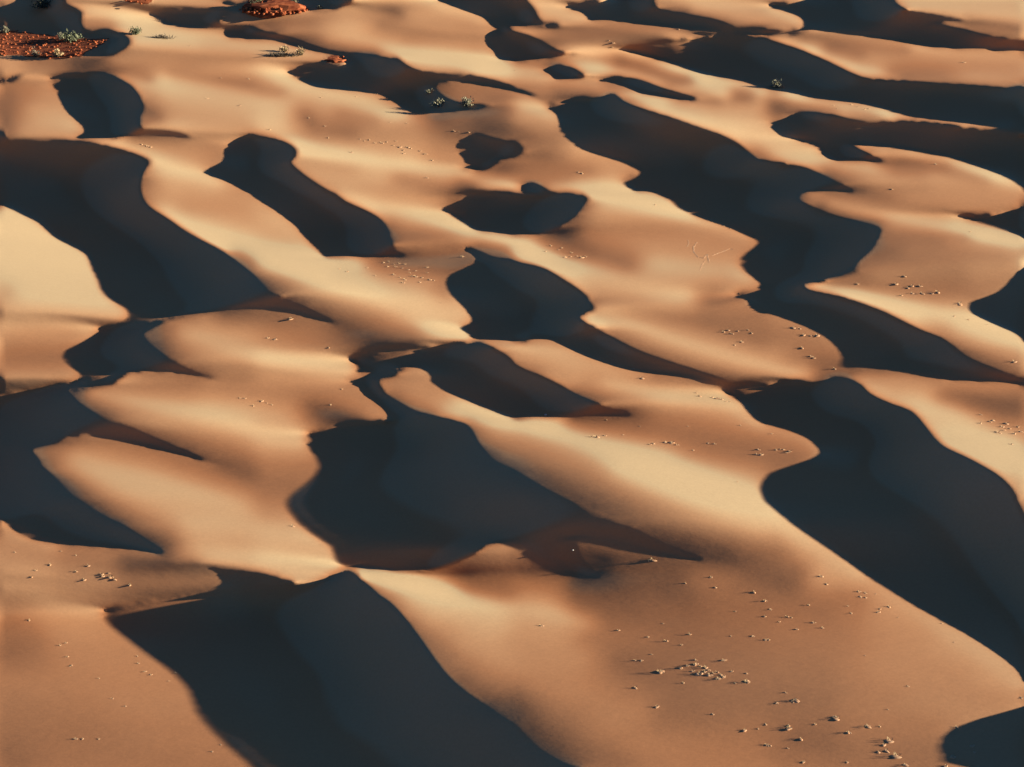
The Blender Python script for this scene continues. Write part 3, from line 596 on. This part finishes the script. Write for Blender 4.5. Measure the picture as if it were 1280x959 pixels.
def mesh_object(name, bm, mats, parent=None):
    d = bpy.data.meshes.new(name); bm.to_mesh(d); bm.free()
    for q in mats: d.materials.append(q)
    o = bpy.data.objects.new(name, d); C.objects.link(o)
    if parent: o.parent = parent
    return o
def blade(bm, root, tip, w, bend, mi=0):
    d = tip - root; side = d.cross(Vector((0, 0, 1))); side = side.normalized() if side.length > 1e-6 else Vector((1, 0, 0))
    c = root + d * .55 + Vector((0, 0, bend)); ps = []
    for p, ww in ((root, w), (c, w * .8)): ps += [bm.verts.new(p - side * ww), bm.verts.new(p + side * ww)]
    t = bm.verts.new(tip)
    for f in ((ps[0], ps[1], ps[3], ps[2]), (ps[2], ps[3], t)): bm.faces.new(f).material_index = mi
def lump(bm, c, r, hgt, seed, mi=0, sub=2, rough=.25):
    made = bmesh.ops.create_icosphere(bm, subdivisions=sub, radius=1)
    for v in made['verts']:
        q = v.co.copy(); k_ = 1 + rough * noise.noise(q * 1.7 + Vector((seed * 7.1, seed * 3.3, 0)))
        v.co = Vector((c[0] + q.x * r[0] * k_, c[1] + q.y * r[1] * k_, c[2] + q.z * hgt * k_))
    for f in {f for v in made['verts'] for f in v.link_faces}: f.material_index = mi; f.smooth = rough < .3

def tussock_mesh(seed):
    """low sand-choked tussock, about one metre across before scaling"""
    rd = random.Random(seed); bm = bmesh.new()
    for i in range(rd.randint(2, 4)):
        lump(bm, (rd.uniform(-.22, .22), rd.uniform(-.25, .25), -.02), (rd.uniform(.2, .42), rd.uniform(.16, .3)), rd.uniform(.045, .085), seed * 5 + i)
    for i in range(22):
        a = rd.uniform(0, 2 * math.pi); r0 = rd.uniform(0, .3); ln = rd.uniform(.10, .24)
        root = Vector((math.cos(a) * r0, math.sin(a) * r0, .08)); out = rd.uniform(.3, 1.0)
        blade(bm, root, root + Vector((math.cos(a) * out, math.sin(a) * out, rd.uniform(.25, .9))).normalized() * ln, .014, .02, 1)
    d = bpy.data.meshes.new('grass_tussock'); bm.to_mesh(d); bm.free(); d.materials.append(M_drift); d.materials.append(M_straw)
    return d
TUSSOCKS = [tussock_mesh(s) for s in range(1, 8)]

def tussocks(i, j, text, label, group, size):
    """text: image positions in quarter pixels on tile (i, j), a third number scales the plant"""
    for w in text.split():
        f = [float(c) for c in w.split(',')]
        p = spot(*sheet(i, j, f[0], f[1]))
        o = bpy.data.objects.new('grass_tussock', rng.choice(TUSSOCKS)); C.objects.link(o)
        s = .68 * size * (f[2] if len(f) > 2 else 1) * float(rng.uniform(.8, 1.2))
        o.location = p; o.scale = (s, s * float(rng.uniform(.7, 1.0)), s * float(rng.uniform(.75, 1.1))); o.rotation_euler = (0, 0, float(rng.uniform(-.7, .7)) + (math.pi if rng.random() < .5 else 0))
        tag(o, label, 'tussock', group)

tussocks(2, 3, "148,255 530,278,1.2 680,312 770,332 850,350 755,243,.6 890,298,1.1 870,40,.8 1020,62,.8 995,10 1215,85 1115,183,.7 1095,306,.8 1205,308,.8 1270,325 700,397,.7 618,428 650,430 748,488,1.7 858,540,.8 620,566 725,658 1005,695,.6 1165,775,1.1 1232,768,.6 1270,745,.6 1275,850 1268,130 1265,208 1175,493,.7 1100,482,.8 1118,542,.7 1180,535,1.5 920,425,.8 1062,428,1.7",
         'small pale tussock with a long shadow, loosely scattered on the brown foreground slope', 'tussocks scattered on the brown foreground slope', .34)
tussocks(2, 3, "845,466,1.4 880,455 920,448,1.3 945,458 970,465,1.3 905,480 940,495,1.6 965,485 990,500,1.6 1010,492 1035,520,1.3 1060,510,1.2 1025,487 985,478 1045,500",
         'pale tussock in the tight clump on the brown foreground slope', 'tussocks in the foreground clump', .36)
tussocks(3, 3, "12,173 55,235,.8 95,210 120,212,.8 145,273,.8 230,238 275,265,.8 5,325 205,150,.7 90,588,.8 48,640 140,627,1.5 125,632,.9 345,715,1.4 330,710,.8 105,752,1.1 110,768,1.4 238,745,.8 170,820 8,852 405,788 500,757,1.2 560,757,.7 180,935 610,830,1.9 580,848 595,880,1.3 555,885 645,908,1.9 690,950,1.5 100,865,.6 395,935,.6",
         'low straw tussock among those leading down to the bottom right corner shadow', 'tussocks near the bottom right corner', .34)
tussocks(3, 3, "265,8,1.2 295,45 455,83,1.2 488,90 465,110 490,113 400,155,.7 415,192 560,170 605,160,1.2 553,187,1.2 540,95,.6 650,212,.6",
         'small straw tussock just under the long bright crest at lower right', 'tussocks under the long bright crest', .3)
tussocks(3, 3, "870,243,.7 930,337,.8 485,403,.6 700,557,.7 600,672,.7 1270,615,1.1", 'tiny lone tussock on the bare pale slope above the bottom right shadow', 'lone tussocks on the bare pale slope', .26)
tussocks(3, 3, "945,760,1 1020,852,1.3 1032,885 928,907,1.2 890,955", 'dark little tussock in or beside the shadow in the bottom right corner', 'tussocks by the corner shadow', .3)
tussocks(0, 3, "160,8 420,22,1.1 515,5,1.2 555,8,1.4 572,20,1.5 655,50,1.3", 'small tussock in the row above the point of the big lower left shadow', 'tussock row above the shadow point', .3)
tussocks(0, 2, "75,842,.9 255,905,1.1 180,932 380,858,.8 440,908 380,937,1.1 305,838,.7 510,950,1.2 545,945,.8", 'small tussock on the brown slope under the low ridge at the left edge', 'tussocks under the low left ridge', .3)
tussocks(0, 3, "150,225,1.1 330,340,1.1 300,352,.9 335,410 355,455 495,517,.8 690,405,.8 692,442 725,483 755,500 560,618,.7 625,655,.7 380,820,1.1 415,818,.8 495,818,.8 880,490,1 1105,848,.8 1060,882,.8 845,530,.6",
         'small tussock on the orange slope left of the big foreground shadow', 'tussocks on the lower left slope', .28)
tussocks(2, 2, "420,268,1.5 395,266 465,260 555,255,.8 705,300,1.2 690,304,.8 800,298,1.5 770,294 825,305 905,333 980,297 1015,300 1235,330 1250,355,1.3 1225,352 1145,208,1 1125,490,.7 640,212,.6 880,212,.6 475,180,.5",
         'small tussock in the brown hollow above the large central ridge', 'tussocks in the hollow above the central ridge', .36)
tussocks(2, 2, "935,62,1.2 920,45 1000,68 1025,75,1.5 1045,78 1070,88,.8 1090,90,.7", 'pale tussock in the short line beside the tip of the big right hand shadow', 'tussock line beside the right hand shadow', .38)
tussocks(2, 2, "705,880,1.6 690,884", 'straw coloured tussock on the dark slope below the central shadow', 'tussocks below the central shadow', .36)
tussocks(3, 2, "20,250,.9 45,330 60,326,.8 80,330,.8 110,340,1.3 95,345", 'tussock on the lit tongue of sand poking into the big right hand shadow', 'tussocks on the lit tongue', .34)
tussocks(3, 2, "1065,155 1060,197 1130,185,1.1 1110,190 1150,243,1.6 1170,215,1.2 1195,200,1.2 1205,225 1230,250,1.5 1215,302,1.2 1250,215,1.1 1265,240 1180,232", 'pale tussock in the dense patch at the right edge, above the big shadow', 'tussock patch at the right edge', .38)
tussocks(1, 2, "30,85,1.1 80,105,1.1 55,95,.8 375,105,1 430,25,.8 183,712,1.1", 'small tussock on the lit ridges left of the central shadow', 'tussocks on the ridges left of centre', .32)
tussocks(0, 2, "1225,72 1270,110,1.2 1200,70,.8", 'tussock at the right end of the first lobe shaped ridge at left', 'tussocks on the first left lobe', .32)
tussocks(1, 1, "455,400,1.4 415,385,.8 640,355 665,350 690,362 715,358 745,362 660,375 700,375,1.2 730,382 760,390 690,415,1.4 720,428 745,440,1.2 780,420 800,425,1.4 830,430,1.2 855,405 870,440,1.4 855,378 800,395 770,405 600,420 555,380 735,455 820,452 890,443",
         'tussock in the churned patch on the dune shoulder left of centre', 'tussocks of the churned patch left of centre', .36)
tussocks(1, 1, "180,635,1.5 95,738,1.5 60,732 365,778,1 1035,325,1.5 925,555,.5", 'lone tussock on a red brown dune flank left of centre', 'lone tussocks left of centre', .4)
tussocks(2, 1, "165,298 195,270,1.1 230,290 268,328,1.5 300,305 350,330,1.6 370,325 250,280 325,322 290,325", 'tussock in the loose patch below the small half moon shadow', 'tussocks below the half moon shadow', .36)
tussocks(2, 1, "1060,700,1.2 1100,710 1150,750,1.2 1080,690 1130,695 1180,690 1200,705 1115,765 610,883,.9 650,930,1.1", 'tussock on the brown flank right of the centre', 'tussocks on the brown flank right of centre', .36)
tussocks(2, 1, "715,65,1 1060,170 1090,185,.9 1000,150,.7", 'tiny tussock along the crest above the cracked looking footprints', 'tussocks along the crest above the footprints', .36)
tussocks(3, 1, "685,422,1.4 640,460 720,470 760,470 720,507,1.1 770,508,1.2 850,503,1.8 820,508 665,520 960,560,1.3 450,460 700,480", 'tussock in the scattered patch on the brown dune face at right', 'tussocks on the brown dune face at right', .42)
tussocks(3, 1, "130,680,1.3 160,684 180,715 210,718 245,718,1.1 175,780,1.2 230,830,1.1 335,885,1.3 215,822", 'tussock on the small rounded spur left of the long shadow at right', 'tussocks on the small spur', .42)
tussocks(3, 1, "1000,640,.8 1095,665,.8 1230,848,1.2 1010,200,.8 930,622,.7", 'single tussock on the bright crest at the right edge', 'tussocks on the bright right hand crest', .4)
tussocks(1, 0, "520,695 545,705,.8 570,700,1.1 595,715 630,715 655,710 685,728 720,735 757,737,1.6 735,750 775,742 820,755 840,770 882,802,1.1 740,768 850,770 700,705",
         'far tussock in the dotted band across the upper slope left of centre', 'tussocks in the dotted band', .42)
tussocks(1, 0, "65,650,1.1 345,630 365,690 265,590 475,762,1.2 755,617,.9 670,612 855,890 605,470,1.2 500,485 325,488 990,655,1.3 1015,660 1065,662,1.2", 'far tussock on the smooth upper dune flanks', 'tussocks on the upper flanks', .42)
tussocks(2, 0, "505,215,1.2 485,203 500,236 835,147,1.2 355,868,1.3 330,860 15,355", 'far tussock on the upper dunes right of centre', 'tussocks on the upper dunes right of centre', .45)
tussocks(3, 0, "980,313,1.2 330,530 350,545 420,525 450,535 480,548 500,545 840,822,1.1 620,945", 'far tussock on the sunlit strips at upper right', 'tussocks on the upper right strips', .45)
tussocks(0, 0, "948,230,1.2 1035,492,1.2 1195,530,1.3 710,722 735,730,1.4 750,735 1105,390,.8 1245,395", 'far tussock on the pale dunes at upper left', 'tussocks on the pale upper left dunes', .45)

# animal tracks: each a shallow furrow with a raised, uneven rim
def trail(path, label, r):
    bm = bmesh.new(); rd = random.Random(int(path[0][0])); p0 = spot(*path[0]); rows_ = []
    for (u0, v0), (u1, v1) in zip(path[:-1], path[1:]):
        k_ = max(2, int(math.hypot(u1 - u0, v1 - v0) / 1.2)); d = (spot(u1, v1) - spot(u0, v0)); d.z = 0; d.normalize(); side = Vector((-d.y, d.x, 0))
        for t in range(k_):
            p = spot(u0 + (u1 - u0) * t / k_ + rd.uniform(-.3, .3), v0 + (v1 - v0) * t / k_ + rd.uniform(-.2, .2)) - p0; s = r * rd.uniform(.6, 1.3)
            rows_.append([bm.verts.new(p + side * w * s + Vector((0, 0, z * s))) for w, z in ((-1.6, -.3), (-.7, .16), (0, -.02), (.7, .18), (1.6, -.3))])
    for i_, (a, c) in enumerate(zip(rows_[:-1], rows_[1:])):
        for q in range(4): bm.faces.new((a[q], a[q + 1], c[q + 1], c[q]))
    o = mesh_object('footprint_trail', bm, [M_drift]); o.location = p0
    return tag(o, label, 'tracks')
trail([(871, 303), (867, 309), (867, 315), (873, 322), (880, 323), (884, 318), (887, 330)], 'curved main footprint trail on the lit slope right of centre', .035)
trail([(860, 300), (861, 304), (859, 310)], 'shortest footprint trail, left of the curved main one on the lit slope', .03)
trail([(881, 326), (877, 333), (874, 340)], 'footprint trail running downhill from the curved main one', .03)
trail([(890, 320), (897, 317), (905, 314), (912, 311), (917, 312)], 'footprint trail leading right from the curved main one', .03)

# shrubs: an Empty with stems and foliage
def shrub(name, u, v, wide, tall, leaf, label, seed, density=260, upright=.5, twigs=True, cat='shrub'):
    rd = random.Random(seed); root = bpy.data.objects.new(name, None); C.objects.link(root); root.location = spot(u, v); root.rotation_euler = (0, 0, rd.uniform(0, 6))
    tag(root, label, cat)
    bm = bmesh.new(); fb = bmesh.new(); tips = []
    for i in range(26):
        a = rd.uniform(0, 2 * math.pi); r1 = wide * .38 * math.sqrt(rd.random()); hh = .75 * tall * (1 - .55 * (r1 / (wide * .38))**2) * rd.uniform(.6, 1)
        base = Vector((math.cos(a) * r1 * (1 - upright) * .5, math.sin(a) * r1 * (1 - upright) * .5, -.05)); tip = Vector((math.cos(a) * r1, math.sin(a) * r1, hh)); tips.append((base, tip))
        for side in (Vector((1, 0, 0)), Vector((0, 1, 0))):
            w = .022
            q = [bm.verts.new(base - side * w), bm.verts.new(base + side * w), bm.verts.new(tip + side * w * .4), bm.verts.new(tip - side * w * .4)]; bm.faces.new(q)
    for i in range(density):
        base, tip = rd.choice(tips); p = base.lerp(tip, rd.uniform(.3, 1)) + Vector((rd.gauss(0, .1), rd.gauss(0, .1), rd.gauss(0, .05))) * wide
        p.z = max(p.z, .03); d = Vector((rd.gauss(0, 1), rd.gauss(0, 1), rd.uniform(0, 1.6))).normalized() * rd.uniform(.10, .2) * (.5 + wide * .4)
        blade(fb, p, p + d, .035 * (.5 + wide * .4), .02)
    mesh_object('stems', bm, [M_twig], root); mesh_object('foliage', fb, [leaf], root)
    return root
shrub('desert_shrub', 89, 51, 2.0, 1.0, M_leaf, 'widest grey green shrub on the upper edge of the red gravel', 1, 420)
shrub('desert_shrub', 78, 49, 1.0, .8, M_pale, 'pale shrub touching the left side of the widest shrub on the red gravel', 2)
shrub('desert_shrub', 7, 41, .8, .8, M_pale, 'small pale shrub at the left end of the red gravel beside the shadow', 3)
shrub('desert_shrub', 45, 71, 1.2, .9, M_twig, 'greyish leafless shrub on the lower edge of the red gravel', 4, 200)
shrub('desert_shrub', 73, 71, 1.0, .9, M_straw, 'straw yellow bush on the lower edge of the red gravel', 5)
shrub('desert_shrub', 169, 43, 1.1, 1.0, M_leaf, 'round green shrub alone on the pale sand right of the red gravel', 6, 320)
shrub('desert_shrub', 55, 9, 2.2, .9, M_dusk, 'dark shrub inside the shadow at the top left corner', 7, 380)
shrub('desert_shrub', 317, 9, 1.2, .9, M_dusk, 'dark bush at the left foot of the red outcrop', 8)
shrub('desert_shrub', 324, 4, .9, .7, M_leaf, 'green bush on the left shoulder of the red outcrop', 9)
shrub('desert_shrub', 368, 5, .9, .8, M_pale, 'whitish bush at the right end of the red outcrop', 10)
shrub('desert_shrub', 400, 11, .6, .5, M_pale, 'tiny pale bush in the shadow right of the red outcrop', 11, 140)
shrub('desert_shrub', 355, 65, 1.0, .8, M_straw, 'straw coloured bush over the left end of the line of dead twigs', 12, 200)
shrub('desert_shrub', 376, 69, .9, 1.1, M_straw, 'tall straw coloured bush at the right end of the line of dead twigs', 13, 240)
shrub('desert_shrub', 584, 132, 1.2, .9, M_pale, 'bright pale bush at the right edge of the long upper shadow', 14, 280)
shrub('desert_shrub', 548, 132, 1.4, .5, M_pale, 'low faint bush in the long upper shadow left of the bright pale one', 15, 200)
shrub('desert_shrub', 536, 116, .8, .4, M_pale, 'smallest faint bush in the middle of the long upper shadow', 16, 120)
shrub('desert_shrub', 970, 109, 1.1, .8, M_pale, 'whitish bush alone in the broad upper right shadow', 17, 280)

# dead twigs and small debris lines
def debris(u0, v0, u1, v1, k_, label, seed):
    rd = random.Random(seed); bm = bmesh.new(); p0 = spot((u0 + u1) / 2, (v0 + v1) / 2)
    for i in range(k_):
        t = rd.random(); p = spot(u0 + (u1 - u0) * t + rd.uniform(-1, 1), v0 + (v1 - v0) * t + rd.uniform(-.5, .5)) - p0
        for q in range(6):
            a = rd.uniform(0, 6.28); s = p + Vector((rd.gauss(0, .12), rd.gauss(0, .12), .02))
            blade(bm, s, s + Vector((math.cos(a) * .4, math.sin(a) * .4, rd.uniform(.05, .3))), .03, .05)
    o = mesh_object('dead_twigs', bm, [M_twig]); o.location = p0; return tag(o, label, 'twigs')
debris(334, 70, 374, 70, 34, 'dark line of dead twigs on the upper sand between two straw bushes', 1)
debris(195, 47, 215, 49, 14, 'short dark line of dead twigs right of the round green shrub', 2)

# stones
def stone(u, v, r, mat, label, seed, name='stone'):
    bm = bmesh.new(); lump(bm, (0, 0, r * .25), (r, r * .8), r * .6, seed, 0, 2, .35); o = mesh_object(name, bm, [mat]); o.location = spot(u, v); return tag(o, label, 'stone')
stone(682, 519, .07, M_stone, 'white stone in the long shadow just above the bright central ridge', 1)
stone(716, 688, .045, M_stone, 'white stone in the lower end of the big central shadow', 2)
def outcrop(name, u, v, wide, tall, k_, label, seed):
    rd = random.Random(seed); bm = bmesh.new()
    lump(bm, (0, 0, 0), (wide * .5, wide * .3), tall, seed, 0, 3, .4)
    for i in range(k_):
        a = rd.uniform(0, 6.28); r0 = wide * .55 * math.sqrt(rd.random()); s = rd.uniform(.06, .24) * wide * .17
        lump(bm, (math.cos(a) * r0, math.sin(a) * r0 * .6, tall * max(0, 1 - (r0 / wide * 2)**2) * .8), (s, s), s * .8, seed + i, 0, 1, .5)
    o = mesh_object(name, bm, [M_red]); o.location = spot(u, v) - Vector((0, 0, .1)); return tag(o, label, 'rock')
outcrop('rock_outcrop', 343, 9, 5.6, .62, 190, 'rough red rock outcrop at the top edge left of centre', 3)
outcrop('rock_outcrop', 419, 76, 1.7, .25, 40, 'small red stony mound beside the start of the long upper shadow', 4)
bm = bmesh.new(); rd = random.Random(5); p0 = spot(60, 58)
ok = np.argwhere(mask_g > .5)
for i in range(420):
    j_, i_ = ok[rd.randrange(len(ok))]
    p = Vector((X[j_, i_], Y[j_, i_], Z[j_, i_])) - p0 + Vector((rd.uniform(-.15, .15), rd.uniform(-.3, .3), .01)); s = rd.uniform(.05, .17)
    lump(bm, (p.x, p.y, p.z), (s, s * .8), s * .7, i, 0, 1, .45)
o = mesh_object('red_gravel', bm, [M_red]); o.location = p0; o['kind'] = 'stuff'; tag(o, 'loose red stones strewn over the bare red ground at upper left', 'gravel')
